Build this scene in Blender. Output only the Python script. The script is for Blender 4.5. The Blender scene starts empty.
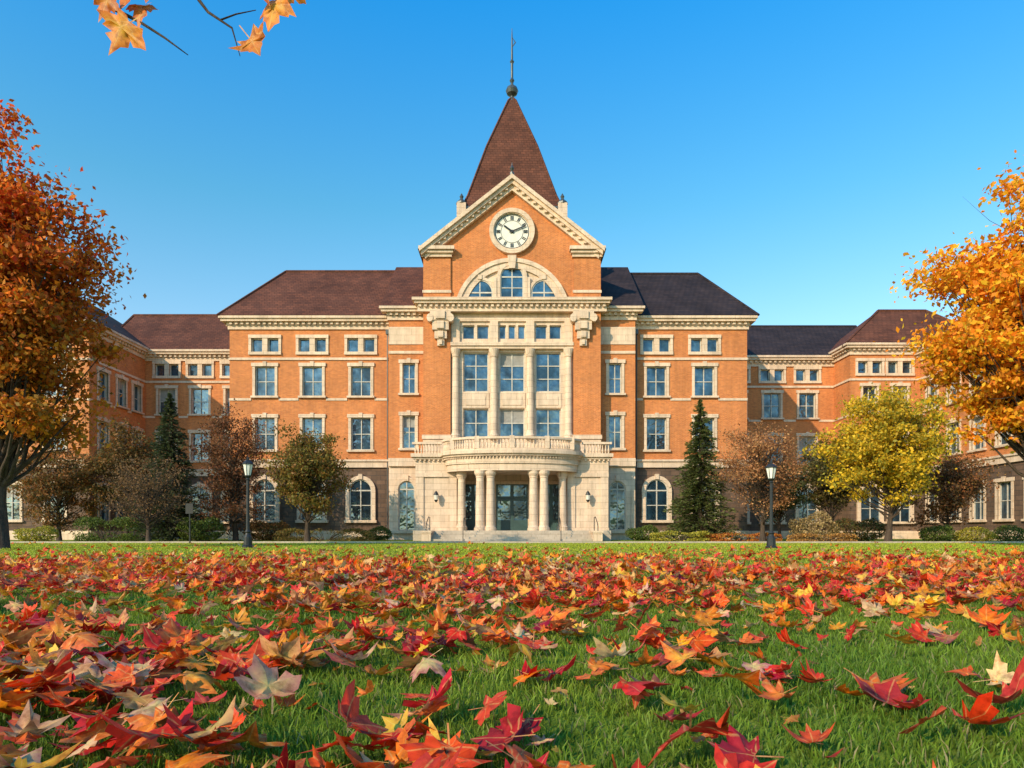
import bpy, math, numpy as np
from mathutils import Vector
R=np.random.default_rng(7)
scene=bpy.context.scene
scene.view_settings.view_transform='Standard'
scene.view_settings.look='None'
scene.view_settings.exposure=0
# ------------------------------------------------------------ materials
def newmat(n):
    m=bpy.data.materials.new(n); m.use_nodes=True
    nt=m.node_tree; nt.nodes.clear()
    out=nt.nodes.new('ShaderNodeOutputMaterial')
    return m,nt,out
def N(nt,t,**k):
    n=nt.nodes.new(t)
    for a,b in k.items(): setattr(n,a,b)
    return n
def L(nt,a,b): nt.links.new(a,b)
def math_(nt,op,a,b=None,c=None):
    n=N(nt,'ShaderNodeMath',operation=op)
    for i,v in enumerate((a,b,c)):
        if v is None: continue
        if isinstance(v,(int,float)): n.inputs[i].default_value=v
        else: L(nt,v,n.inputs[i])
    return n.outputs[0]
def mixc(nt,f,a,b,bt='MIX'):
    n=N(nt,'ShaderNodeMix',data_type='RGBA',blend_type=bt)
    for i,v in ((0,f),(6,a),(7,b)):
        if isinstance(v,(int,float)): n.inputs[i].default_value=v
        elif isinstance(v,tuple): n.inputs[i].default_value=(*v,1) if len(v)==3 else v
        else: L(nt,v,n.inputs[i])
    return n.outputs[2]
def pos(nt): return N(nt,'ShaderNodeNewGeometry').outputs['Position']
def noise(nt,vec,scale,detail=4,rough=.6):
    n=N(nt,'ShaderNodeTexNoise'); n.inputs['Scale'].default_value=scale
    n.inputs['Detail'].default_value=detail; n.inputs['Roughness'].default_value=rough
    if vec is not None: L(nt,vec,n.inputs['Vector'])
    return n.outputs['Fac']
def ramp(nt,f,stops):
    r=N(nt,'ShaderNodeValToRGB'); cr=r.color_ramp
    while len(cr.elements)<len(stops): cr.elements.new(.5)
    for e,(p,c) in zip(cr.elements,stops):
        e.position=p; e.color=(*c,1)
    L(nt,f,r.inputs[0]); return r.outputs[0]
def bsdf(nt,out,col,rough=.8,bump=None,bs=.3,bd=.02,metal=0,spec=.3):
    b=N(nt,'ShaderNodeBsdfPrincipled')
    if isinstance(col,tuple): b.inputs['Base Color'].default_value=(*col,1)
    else: L(nt,col,b.inputs['Base Color'])
    if isinstance(rough,(int,float)): b.inputs['Roughness'].default_value=rough
    else: L(nt,rough,b.inputs['Roughness'])
    b.inputs['Metallic'].default_value=metal
    b.inputs['Specular IOR Level'].default_value=spec
    if bump is not None:
        bn=N(nt,'ShaderNodeBump'); bn.inputs['Strength'].default_value=bs; bn.inputs['Distance'].default_value=bd
        L(nt,bump,bn.inputs['Height']); L(nt,bn.outputs[0],b.inputs['Normal'])
    if out: L(nt,b.outputs[0],out.inputs[0])
    return b
def wallvec(nt):
    s=N(nt,'ShaderNodeSeparateXYZ'); L(nt,pos(nt),s.inputs[0])
    c=N(nt,'ShaderNodeCombineXYZ'); L(nt,math_(nt,'ADD',s.outputs[0],s.outputs[1]),c.inputs[0]); L(nt,s.outputs[2],c.inputs[1])
    return c.outputs[0],s
def brickmat(name,c1,c2,mo,w,h,ms,dirt=.38,bs=.4,bd=.02):
    m,nt,out=newmat(name); v,s=wallvec(nt)
    b=N(nt,'ShaderNodeTexBrick'); L(nt,v,b.inputs['Vector'])
    b.inputs['Scale'].default_value=1; b.inputs['Brick Width'].default_value=w; b.inputs['Row Height'].default_value=h
    b.inputs['Mortar Size'].default_value=ms; b.inputs['Color1'].default_value=(*c1,1); b.inputs['Color2'].default_value=(*c2,1); b.inputs['Mortar'].default_value=(*mo,1)
    n1=noise(nt,pos(nt),.35,5,.65); n2=noise(nt,pos(nt),5,3)
    st=N(nt,'ShaderNodeMapping'); st.inputs['Scale'].default_value=(1.5,1.5,.12); L(nt,pos(nt),st.inputs[0])
    n3=noise(nt,st.outputs[0],1.0,4,.7)
    k=math_(nt,'ADD',math_(nt,'MULTIPLY',n1,.5),math_(nt,'ADD',math_(nt,'MULTIPLY',n2,.3),math_(nt,'MULTIPLY',n3,.4)))
    f=ramp(nt,k,[(.4,(1-dirt,)*3),(.75,(1.12,1.1,1.08))])
    c=mixc(nt,1.0,b.outputs['Color'],f,'MULTIPLY')
    bsdf(nt,out,c,.85,b.outputs['Fac'],-bs,bd)
    return m
M={}
M['brick']=brickmat('brick',(.66,.205,.045),(.50,.138,.03),(.55,.32,.17),.24,.08,.008)
M['rustic']=brickmat('rustic_stone',(.19,.115,.075),(.12,.075,.05),(.09,.065,.05),.7,.35,.025,.45,.8,.05)
def stonemat(name,col,dirt=.3):
    m,nt,out=newmat(name); v,s=wallvec(nt)
    n1=noise(nt,pos(nt),.8,6,.7)
    st=N(nt,'ShaderNodeMapping'); st.inputs['Scale'].default_value=(2.5,2.5,.25); L(nt,pos(nt),st.inputs[0])
    n3=noise(nt,st.outputs[0],1.3,4,.7)
    f=ramp(nt,math_(nt,'ADD',math_(nt,'MULTIPLY',n1,.5),math_(nt,'MULTIPLY',n3,.5)),[(.33,(1-dirt,1-dirt*1.05,1-dirt*1.1)),(.62,(1.05,1.03,1.0))])
    b=N(nt,'ShaderNodeTexBrick'); L(nt,v,b.inputs['Vector']); b.inputs['Scale'].default_value=1
    b.inputs['Brick Width'].default_value=1.1; b.inputs['Row Height'].default_value=.45; b.inputs['Mortar Size'].default_value=.012
    b.inputs['Color1'].default_value=(1,1,1,1); b.inputs['Color2'].default_value=(.9,.89,.87,1); b.inputs['Mortar'].default_value=(.6,.57,.52,1)
    c=mixc(nt,1.0,mixc(nt,1.0,col,f,'MULTIPLY'),b.outputs['Color'],'MULTIPLY')
    bsdf(nt,out,c,.8,noise(nt,pos(nt),9,5),.3,.03); return m
M['stone']=stonemat('limestone',(.78,.59,.43),.36)
M['steps']=stonemat('step_stone',(.5,.42,.33))
def roofmat(name,a,b_):
    m,nt,out=newmat(name)
    s=N(nt,'ShaderNodeSeparateXYZ'); L(nt,pos(nt),s.inputs[0])
    c=N(nt,'ShaderNodeCombineXYZ'); L(nt,math_(nt,'ADD',s.outputs[0],math_(nt,'MULTIPLY',s.outputs[1],.37)),c.inputs[0]); L(nt,s.outputs[2],c.inputs[1])
    b=N(nt,'ShaderNodeTexBrick'); L(nt,c.outputs[0],b.inputs['Vector']); b.inputs['Scale'].default_value=1
    b.inputs['Brick Width'].default_value=.4; b.inputs['Row Height'].default_value=.22; b.inputs['Mortar Size'].default_value=.02
    b.inputs['Color1'].default_value=(*a,1); b.inputs['Color2'].default_value=(*b_,1); b.inputs['Mortar'].default_value=tuple(x*.45 for x in a)+(1,)
    f=ramp(nt,noise(nt,pos(nt),.5,6,.7),[(.3,(.6,)*3),(.7,(1.3,)*3)])
    bsdf(nt,out,mixc(nt,1.0,b.outputs['Color'],f,'MULTIPLY'),.8,b.outputs['Fac'],-.5,.03,spec=.15); return m
M['roofb']=roofmat('brown_shingles',(.155,.056,.032),(.10,.04,.025))
M['roofd']=roofmat('dark_shingles',(.032,.024,.027),(.048,.032,.031))  # darker shingle tone for the right wing and right gable slope
def plain(name,col,rough=.6,metal=0,spec=.4,var=.25,sc=3):
    m,nt,out=newmat(name)
    f=ramp(nt,noise(nt,pos(nt),sc,5),[(.3,(1-var,)*3),(.7,(1+var*.4,)*3)])
    bsdf(nt,out,mixc(nt,1.0,col,f,'MULTIPLY'),rough,None,metal=metal,spec=spec); return m
M['frame']=plain('window_frame_paint',(.55,.50,.42),.5)
M['door']=plain('door_paint',(.05,.10,.10),.4)
M['iron']=plain('black_iron',(.03,.032,.033),.45,.3)
M['blind']=plain('window_blind',(.30,.28,.25),.8)
M['white']=plain('clock_face_white',(.74,.69,.58),.5,var=.12)
M['lead']=plain('lead_metal',(.09,.10,.10),.45,.4)
def glassmat():
    m,nt,out=newmat('window_glass')
    st=N(nt,'ShaderNodeMapping'); st.inputs['Scale'].default_value=(.28,.28,.2); L(nt,pos(nt),st.inputs[0])
    n=noise(nt,st.outputs[0],1.7,2)
    n2=noise(nt,pos(nt),1.9,3)
    col=ramp(nt,math_(nt,'ADD',math_(nt,'MULTIPLY',n,.6),math_(nt,'MULTIPLY',n2,.4)),[(.40,(.006,.014,.022)),(.55,(.013,.04,.065)),(.68,(.04,.085,.115))])
    d=bsdf(nt,None,col,.3)
    g=N(nt,'ShaderNodeBsdfGlossy'); g.inputs['Roughness'].default_value=.04; g.inputs['Color'].default_value=(.6,.85,1,1)
    bn=N(nt,'ShaderNodeBump'); bn.inputs['Strength'].default_value=.6; bn.inputs['Distance'].default_value=.08
    L(nt,noise(nt,pos(nt),1.3,2),bn.inputs['Height']); L(nt,bn.outputs[0],g.inputs['Normal'])
    mx=N(nt,'ShaderNodeMixShader')
    fac=ramp(nt,noise(nt,st.outputs[0],3.1,3),[(.38,(.04,)*3),(.62,(.19,)*3)])
    L(nt,fac,mx.inputs[0])
    L(nt,d.outputs[0],mx.inputs[1]); L(nt,g.outputs[0],mx.inputs[2]); L(nt,mx.outputs[0],out.inputs[0]); return m
M['glass']=glassmat()
def lampglass():
    m,nt,out=newmat('lamp_glass'); bsdf(nt,out,(.8,.77,.68),.25,spec=.6); return m
M['lampglass']=lampglass()
def barkmat():
    m,nt,out=newmat('bark')
    st=N(nt,'ShaderNodeMapping'); st.inputs['Scale'].default_value=(6,6,1.2); L(nt,pos(nt),st.inputs[0])
    n=noise(nt,st.outputs[0],2,6,.7)
    bsdf(nt,out,ramp(nt,n,[(.3,(.025,.016,.011)),(.7,(.11,.075,.05))]),.9,n,.8,.05); return m
M['bark']=barkmat()
def leafmat(name,transl=.35,rough=.6,vein=False):
    m,nt,out=newmat(name)
    a=N(nt,'ShaderNodeAttribute',attribute_name='Col'); col=a.outputs['Color']
    if vein:
        lc=N(nt,'ShaderNodeAttribute',attribute_name='lc'); s=N(nt,'ShaderNodeSeparateXYZ'); L(nt,lc.outputs['Vector'],s.inputs[0])
        x=math_(nt,'ABSOLUTE',s.outputs[0]); y=math_(nt,'ADD',s.outputs[1],.22)
        ds=[]
        for ang in (90,33,-12):
            t=math.radians(ang)
            ds.append(math_(nt,'ABSOLUTE',math_(nt,'SUBTRACT',math_(nt,'MULTIPLY',x,math.sin(t)),math_(nt,'MULTIPLY',y,math.cos(t)))))
        d=math_(nt,'MINIMUM',math_(nt,'MINIMUM',ds[0],ds[1]),ds[2])
        v=ramp(nt,d,[(.0,(1,1,1)),(.02,(0,0,0))])
        col=mixc(nt,math_(nt,'MULTIPLY',v,.5),col,(.8,.5,.16))
        bl=ramp(nt,noise(nt,pos(nt),26,4,.65),[(.35,(.6,.5,.4)),(.52,(1,1,1)),(.75,(1.15,1.35,1.1))])
        col=mixc(nt,1.0,col,bl,'MULTIPLY')
    b=bsdf(nt,None,col,rough,spec=.3)
    t=N(nt,'ShaderNodeBsdfTranslucent'); L(nt,col,t.inputs[0])
    mx=N(nt,'ShaderNodeMixShader'); mx.inputs[0].default_value=transl
    L(nt,b.outputs[0],mx.inputs[1]); L(nt,t.outputs[0],mx.inputs[2]); L(nt,mx.outputs[0],out.inputs[0]); return m
M['leaf']=leafmat('tree_foliage',.4)
M['fallen']=leafmat('fallen_leaf',.28,.5,True)
M['blade']=leafmat('grass_blade',.4,.55)
# ------------------------------------------------------------ buffers
class Buf:
    def __init__(s): s.v=[]; s.f=[]
    def add(s,vs,fs):
        o=len(s.v); s.v+= [tuple(v) for v in vs]; s.f+=[tuple(i+o for i in f) for f in fs]
def empty(name,loc=(0,0,0)):
    e=bpy.data.objects.new(name,None); e.location=loc; scene.collection.objects.link(e); return e
def mkobj(name,buf,mat,parent=None,smooth=False):
    me=bpy.data.meshes.new(name); me.from_pydata(buf.v,[],buf.f); me.update()
    me.materials.append(mat)
    if smooth: me.polygons.foreach_set('use_smooth',[True]*len(me.polygons))
    o=bpy.data.objects.new(name,me); scene.collection.objects.link(o)
    if parent:
        o.parent=parent; o.matrix_parent_inverse=parent.matrix_basis.inverted()
    return o
def npmesh(name,V,faces_list,mat,parent=None,col=None,lc=None,smooth=False):
    me=bpy.data.meshes.new(name); V=np.asarray(V,np.float32)
    me.vertices.add(len(V)); me.vertices.foreach_set('co',V.ravel())
    loops=np.concatenate([f.ravel() for f in faces_list]).astype(np.int32)
    sizes=np.concatenate([np.full(len(f),f.shape[1]) for f in faces_list])
    st=np.concatenate([[0],np.cumsum(sizes)[:-1]]).astype(np.int32)
    me.loops.add(len(loops)); me.loops.foreach_set('vertex_index',loops)
    me.polygons.add(len(sizes)); me.polygons.foreach_set('loop_start',st)
    me.update(calc_edges=True)
    if smooth: me.polygons.foreach_set('use_smooth',np.ones(len(sizes),bool))
    if col is not None:
        a=me.attributes.new('Col','FLOAT_COLOR','POINT'); c=np.ones((len(V),4),np.float32); c[:,:3]=col; a.data.foreach_set('color',c.ravel())
    if lc is not None:
        a=me.attributes.new('lc','FLOAT_VECTOR','POINT'); a.data.foreach_set('vector',np.asarray(lc,np.float32).ravel())
    me.materials.append(mat); me.validate()
    o=bpy.data.objects.new(name,me); scene.collection.objects.link(o)
    if parent:
        o.parent=parent; o.matrix_parent_inverse=parent.matrix_basis.inverted()
    return o
class Frame:
    def __init__(s,ox,oy,d,n): s.o=(ox,oy); s.d=d; s.n=n
    def p(s,u,o,z): return (s.o[0]+s.d[0]*u+s.n[0]*o, s.o[1]+s.d[1]*u+s.n[1]*o, z)
def front(Y): return Frame(0,Y,(1,0),(0,-1))
def box(b,F,u0,u1,o0,o1,z0,z1):
    vs=[F.p(u,o,z) for z in (z0,z1) for o in (o0,o1) for u in (u0,u1)]
    b.add(vs,[(0,1,3,2),(4,6,7,5),(0,4,5,1),(2,3,7,6),(0,2,6,4),(1,5,7,3)])
def prism(b,F,pts,o0,o1):
    n=len(pts); vs=[F.p(u,o0,z) for u,z in pts]+[F.p(u,o1,z) for u,z in pts]
    b.add(vs,[tuple(range(n)),tuple(range(n,2*n))[::-1]]+[(i,(i+1)%n,(i+1)%n+n,i+n) for i in range(n)])
def vprism(b,pts,z0,z1):
    n=len(pts); vs=[(x,y,z0) for x,y in pts]+[(x,y,z1) for x,y in pts]
    b.add(vs,[tuple(range(n)),tuple(range(n,2*n))[::-1]]+[(i,(i+1)%n,(i+1)%n+n,i+n) for i in range(n)])
def ring(b,F,inn,outp,o0,o1,closed=False):
    n=len(inn); rng=range(n if closed else n-1)
    vs=[F.p(u,o1,z) for u,z in inn]+[F.p(u,o1,z) for u,z in outp]+[F.p(u,o0,z) for u,z in inn]+[F.p(u,o0,z) for u,z in outp]
    fs=[]
    for i in rng:
        j=(i+1)%n
        fs+=[(i,j,n+j,n+i),(i,j,2*n+j,2*n+i),(n+i,n+j,3*n+j,3*n+i)]
    b.add(vs,fs)
def lathe(b,x,y,prof,n=12,a0=0):
    vs=[];fs=[]
    for r,z in prof:
        for i in range(n):
            a=a0+2*math.pi*i/n; vs.append((x+r*math.cos(a),y+r*math.sin(a),z))
    for k in range(len(prof)-1):
        for i in range(n):
            j=(i+1)%n; fs.append((k*n+i,k*n+j,(k+1)*n+j,(k+1)*n+i))
    fs.append(tuple(range(n))); fs.append(tuple(range((len(prof)-1)*n,len(prof)*n)))
    b.add(vs,fs)
def tube(b,pts,rad,n=6):
    pts=[Vector(p) for p in pts]; vs=[];fs=[]
    for i,p in enumerate(pts):
        t=(pts[min(i+1,len(pts)-1)]-pts[max(i-1,0)])
        if t.length<1e-6: t=Vector((0,0,1))
        t.normalize(); a=t.cross(Vector((.3,.9,.1))); 
        if a.length<.1: a=t.cross(Vector((1,0,0)))
        a.normalize(); c=t.cross(a)
        for k in range(n):
            th=2*math.pi*k/n; vs.append(tuple(p+(a*math.cos(th)+c*math.sin(th))*rad[i]))
    for i in range(len(pts)-1):
        for k in range(n):
            j=(k+1)%n; fs.append((i*n+k,i*n+j,(i+1)*n+j,(i+1)*n+k))
    fs.append(tuple(range(n))); fs.append(tuple(range((len(pts)-1)*n,len(pts)*n)))
    b.add(vs,fs)
# ------------------------------------------------------------ building
Bb={k:Buf() for k in ('brick','rustic','stone','roofb','roofd','frame','glass','door','blind','white','iron','lead','steps')}
def wall(F,u0,u1,z0,z1,ops,mat='brick',depth=.3):
    b=Bb[mat]
    us=sorted({u0,u1}|{max(u0,min(u1,o[0])) for o in ops}|{max(u0,min(u1,o[1])) for o in ops})
    zs=sorted({z0,z1}|{max(z0,min(z1,o[2])) for o in ops}|{max(z0,min(z1,o[3])) for o in ops})
    for i in range(len(us)-1):
        for j in range(len(zs)-1):
            cu=(us[i]+us[i+1])/2; cz=(zs[j]+zs[j+1])/2
            if any(o[0]<cu<o[1] and o[2]<cz<o[3] for o in ops): continue
            b.add([F.p(us[i],0,zs[j]),F.p(us[i+1],0,zs[j]),F.p(us[i+1],0,zs[j+1]),F.p(us[i],0,zs[j+1])],[(0,1,2,3)])
    for o in ops:
        a,c,d,e=o
        P=[(a,d),(c,d),(c,e),(a,e)]
        for k in range(4):
            p,q=P[k],P[(k+1)%4]
            Bb['stone'].add([F.p(p[0],0,p[1]),F.p(q[0],0,q[1]),F.p(q[0],-depth,q[1]),F.p(p[0],-depth,p[1])],[(0,1,2,3)])
def sash(F,a,c,d,e,cols=2,rows=2,depth=.26,fw=.07):
    jit=R.uniform(-.02,.02)
    Bb['glass'].add([F.p(a,-depth,d),F.p(c,-depth,d),F.p(c,-depth+jit,e),F.p(a,-depth+jit,e)],[(0,1,2,3)])
    if R.random()<.18 and e-d>1.5:
        hh=(e-d)*R.choice([.22,.35,.5])
        Bb['blind'].add([F.p(a,-depth+.024,e-hh),F.p(c,-depth+.024,e-hh),F.p(c,-depth+.024,e),F.p(a,-depth+.024,e)],[(0,1,2,3)])
    f=Bb['frame']; o0,o1=-depth+.01,-depth+.09
    box(f,F,a,a+fw,o0,o1,d,e); box(f,F,c-fw,c,o0,o1,d,e)
    box(f,F,a+fw,c-fw,o0,o1-.003,d,d+fw); box(f,F,a+fw,c-fw,o0,o1-.003,e-fw,e)
    for i in range(1,cols):
        u=a+(c-a)*i/cols; box(f,F,u-fw*.45,u+fw*.45,o0,o1-.01,d+fw,e-fw)
    for i in range(1,rows):
        z=d+(e-d)*i/rows; box(f,F,a+fw,c-fw,o0,o1-.02,z-fw*.4,z+fw*.4)
def surround(F,a,c,d,e,w=.2,p=.07,key=True):
    s=Bb['stone']
    box(s,F,a-w,a,-.05,p,d,e); box(s,F,c,c+w,-.05,p,d,e)
    box(s,F,a-w-.08,c+w+.08,-.05,p+.05,e,e+w*1.3)
    box(s,F,a-w-.1,c+w+.1,-.05,p+.12,d-w*.8,d)
    if key: 
        box(s,F,(a+c)/2-.14,(a+c)/2+.14,-.05,p+.1,e+.002,e+w*1.3+.1)
def win(F,cu,z0,z1,w,ops,cols=2,rows=2,key=True):
    a,c=cu-w/2,cu+w/2; ops.append((a,c,z0,z1)); sash(F,a,c,z0,z1,cols,rows); surround(F,a,c,z0,z1,key=key)
def archpts(cu,z0,w,h,n=14,grow=0):
    r=w/2+grow; zs=z0+h-w/2
    return [(cu-r,z0)]+[(cu-r*math.cos(math.pi*i/n),zs+r*math.sin(math.pi*i/n)) for i in range(n+1)]+[(cu+r,z0)]
def archwin(F,cu,z0,w,h,sw=.28,p=.2):
    inn=archpts(cu,z0,w,h); out=archpts(cu,z0,w,h,grow=sw)
    ring(Bb['stone'],F,inn,out,-.03,p)
    n=len(inn); Bb['glass'].add([F.p(u,.025,z) for u,z in inn],[tuple(range(n))])
    box(Bb['stone'],F,cu-w/2-sw-.1,cu+w/2+sw+.1,-.03,p+.08,z0-.2,z0)
    f=Bb['frame']; ring(f,F,archpts(cu,z0,w,h,grow=-.09),inn,.03,.1)
    box(f,F,cu-.04,cu+.04,.03,.09,z0,z0+h-.05)
    zs=z0+h-w/2; box(f,F,cu-w/2+.05,cu+w/2-.05,.03,.085,zs-.05,zs+.05)
    if h>2: box(f,F,cu-w/2+.05,cu+w/2-.05,.03,.08,(z0+zs)/2-.03,(z0+zs)/2+.03)
    box(Bb['stone'],F,cu-.15,cu+.15,0,p+.08,z0+h+.003,z0+h+sw+.12)
def cornice(F,u0,u1,z,s=1.0,dent=True,e0=0,e1=0):
    b=Bb['stone']
    box(b,F,u0-e0*.1,u1+e1*.1,-.1,.12*s,z,z+.32*s)
    if dent:
        n=int((u1-u0)/(.42)); 
        for i in range(n):
            u=u0+(i+.5)*(u1-u0)/n; box(b,F,u-.1,u+.1,.0,.34*s,z+.32*s,z+.52*s)
    box(b,F,u0-e0*.14,u1+e1*.14,-.1,.2*s,z+.32*s,z+.521*s)
    box(b,F,u0-e0*.5*s,u1+e1*.5*s,-.1,.5*s,z+.522*s,z+.72*s)
    box(b,F,u0-e0*.62*s,u1+e1*.62*s,-.1,.62*s,z+.721*s,z+.9*s)
def band(F,u0,u1,z0,z1,p=.1): box(Bb['stone'],F,u0,u1,-.04,p,z0,z1)
def facade(F,u0,u1,zt,cus,w=1.5,arch=True,e0=0,e1=0,top2=True,base='rustic'):
    ops=[]
    for c in cus:
        win(F,c,10.95,13.2,w,ops,2,2); win(F,c,6.85,9.3,w,ops,2,2)
        if top2:
            for dx in (-.62,.62):
                a=c+dx
                ops.append((a-.42,a+.42,14.3,15.35)); sash(F,a-.42,a+.42,14.3,15.35,1,1)
            band(F,c-1.25,c+1.25,14.08,14.298,.14); band(F,c-1.25,c+1.25,15.352,15.6,.12)
            for q in (-1.14,0,1.14): band(F,c+q-(.1 if q else .2),c+q+(.1 if q else .2),14.3,15.35,.08)
    wall(F,u0,u1,6.1,zt,ops)
    gops=[]
    if not arch:
        for c in cus: gops.append((c-w/2,c+w/2,1.5,4.2)); sash(F,c-w/2,c+w/2,1.5,4.2,2,2); surround(F,c-w/2,c+w/2,1.5,4.2)
    wall(F,u0,u1,0,5.5,gops,base)
    if arch:
        for c in cus: archwin(F,c,1.5,1.7,3.1)
    box(Bb['stone'],F,u0-e0*.14,u1+e1*.14,-.1,.16,5.5,5.95); box(Bb['stone'],F,u0-e0*.24,u1+e1*.24,-.1,.26,5.951,6.1)
    box(Bb['stone'],F,u0,u1,-.1,.12,0,.7)
    segs=[u0]+[x for c in cus for x in (c-w/2-.3,c+w/2+.3)]+[u1]
    band(F,u0,u1,13.68,13.86,.09)
    for i in range(0,len(segs),2): band(F,segs[i],segs[i+1],10.6,10.78,.06)
    cornice(F,u0,u1,zt,1.0,True,e0,e1)
ZT=16.0
XL=-21.5; XR=17.9
FW=front(52)
facade(FW,XL,-9.2,ZT,[-18.8,-15.2,-11.5],e0=1)
facade(FW,9.2,XR,ZT,[11.0,14.65],e1=1)
FL=Frame(XL,52,(0,1),(-1,0)); facade(FL,0.0,8,ZT,[4])
FR=Frame(XR,52,(0,1),(1,0)); facade(FR,0.0,10,ZT,[3,6.6])
for x in (-9.45,9.45):
    tube(Bb['lead'],[(x,51.85,0),(x,51.85,15.9)],[.05,.05],6); box(Bb['lead'],FW,x-.12,x+.12,.04,.28,15.6,15.95)
FF=front(51)
for s in (-1,1):
    ops=[]
    c=s*7.7
    win(FF,c,10.95,13.2,.95,ops,2,2); win(FF,c,6.85,9.3,.95,ops,2,2)
    u0,u1=sorted((s*6.6,s*9.2))
    wall(FF,u0,u1,6.1,16.4,ops); wall(FF,u0,u1,0,5.5,[],'stone')
    band(FF,u0,u1,5.5,6.1,.2); band(FF,u0,u1,13.9,14.1,.08); band(FF,u0,u1,0,.8,.12)
    band(FF,u0,u1,14.6,15.9,.06)
    cornice(FF,u0,u1,16.4,1.0,True,1 if s<0 else 0,1 if s>0 else 0)
    Fs=Frame(s*9.2,51,(0,1),(s,0)); wall(Fs,0,1.0,0,17.2,[],'brick')
    archwin(FF,s*7.85,.7,1.25,3.7,.3,.22)
FA=front(60); facade(FA,-32.2,XL,15.6,[-30.3,-27.4,-24.4],w=1.5)
FB=front(62); facade(FB,XR,29.2,15.6,[20.4,23.6,26.8],w=1.5)
FLs=Frame(-32.2,52,(0,1),(1,0)); facade(FLs,0,8,15.7,[1.8,4.3,6.6],w=1.2,top2=False,arch=False)
FLf=front(52.0); facade(FLf,-47,-32.2,15.7,[-45,-41.6,-38.2,-34.8],w=1.5,arch=False,e1=1)
FP=front(59); facade(FP,29.2,35.2,15.9,[30.9,33.5],w=1.2,e0=1)
FPs=Frame(29.2,59,(0,1),(-1,0)); facade(FPs,0,3,15.9,[])
FQ=Frame(35.2,59,(0,-1),(-1,0)); facade(FQ,0,17,15.3,[1.8,4.6,7.4,10.2,13.0,15.6],w=1.4,arch=False,e1=1,top2=False)
FQf=front(42); facade(FQf,35.2,48,15.3,[37.2,40.6,44],w=1.5,arch=False,top2=False)
def hip(mat,x0,x1,y0,y1,ze,zr,rx0,rx1,ry0,ry1):
    b=Bb[mat]
    A=[(x0,y0,ze),(x1,y0,ze),(x1,y1,ze),(x0,y1,ze)]
    if abs(ry0-ry1)<1e-6:
        Rr=[(rx0,ry0,zr),(rx1,ry0,zr)]; v=A+Rr
        b.add(v,[(0,1,5,4),(1,2,5),(2,3,4,5),(3,0,4),(0,3,2,1)])
    else:
        Rr=[(rx0,ry0,zr),(rx0,ry1,zr)]; v=A+Rr
        b.add(v,[(0,1,4),(1,2,5,4),(2,3,5),(3,0,4,5),(0,3,2,1)])
    if abs(ry0-ry1)<1e-6:
        tube(b,[(rx0,ry0,zr),(rx1,ry0,zr)],[.14,.14],6)
        tube(b,[A[0],Rr[0]],[.1,.12],6); tube(b,[A[1],Rr[1]],[.1,.12],6)
    else:
        tube(b,[(rx0,ry0,zr),(rx0,ry1,zr)],[.14,.14],6); tube(b,[A[0],Rr[0]],[.1,.12],6); tube(b,[A[1],Rr[0]],[.1,.12],6)
hip('roofb',XL-.65,-5.5,51.35,65,16.92,22.7,-19.2,-5.5,58,58)
hip('roofd',5.5,XR+.65,51.35,65,16.92,22.5,5.5,15.8,58,58)
hip('roofb',-36,-20,59.4,70,16.52,21.2,-36,-18,65,65)
hip('roofd',17,31,61.4,73,16.52,20.9,17,34,67.5,67.5)
hip('roofb',-47.5,-31.6,51.4,72,16.62,21.8,-39.4,-39.4,57.5,66)
hip('roofb',28.6,42,58.4,67,16.82,20.9,33.6,38,62.7,62.7)
hip('roofb',34.6,48.5,41.4,62,16.22,20.6,41,41,47,58)
for s in (-1,1):
    b=Bb['roofb' if s<0 else 'roofd']
    x0,x1=sorted((s*6.6,s*9.75))
    b.add([(x0,50.4,17.32),(x1,50.4,17.32),(x1,57.5,22.9),(x0,57.5,22.9)],[(0,1,2,3)])
    xe=s*9.75; b.add([(xe,50.4,17.32),(xe,57.5,22.9),(xe,57.5,17.3)],[(0,1,2)])
# ---- central body
FC=front(50.0)
for s in (-1,1):
    u0,u1=sorted((s*4.5,s*6.5))
    box(Bb['brick'],FC,u0,u1,-1.2,0,7.4,20.7)
    box(Bb['stone'],FC,u0-.02,u1+.02,-1.2,.03,0,7.4)
    band(FC,u0-.08,u1+.08,7.4,7.7,.14)
    box(Bb['stone'],FC,u0-.1,u1+.1,-.5,.14,20.7,20.95); box(Bb['stone'],FC,u0-.2,u1+.2,-.5,.3,20.951,21.15); box(Bb['stone'],FC,u0-.3,u1+.3,-.5,.45,21.151,21.4)
    band(FC,u0-.05,u1+.05,18.1,18.3,.07)
    c=s*5.2
    for k,(w,z0,z1,p) in enumerate([(.75,16.0,16.7,.5),(.6,15.3,15.999,.42),(.45,14.7,15.299,.3),(.26,14.2,14.699,.2)]):
        box(Bb['stone'],FC,c-w,c+w,-.02,p,z0,z1)
        box(Bb['stone'],FC,c-w*.45,c+w*.45,p-.05,p+.12,z0+.08,z1-.08)
    for dx in (-.75,.75): prism(Bb['stone'],FC,[(c+dx+.24*math.cos(a*math.pi/5),16.15+.3*math.sin(a*math.pi/5)) for a in range(10)],-.02,.55)
for s in (-1,1):
    Fs=Frame(s*6.45,50,(0,1),(s,0)); wall(Fs,1.2,12,5,21.2,[],'brick')
gpts=[(-4.5,17.55),(4.5,17.55),(4.5,20.7),(6.35,20.7),(6.35,21.05),(.0,26.15),(-6.35,21.05),(-6.35,20.7),(-4.5,20.7)]
bb=Bb['brick']; bb.add([FC.p(u,-.15,z) for u,z in gpts],[tuple(range(9))])
APX=26.55
sl=(APX-21.35)/6.6
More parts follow.
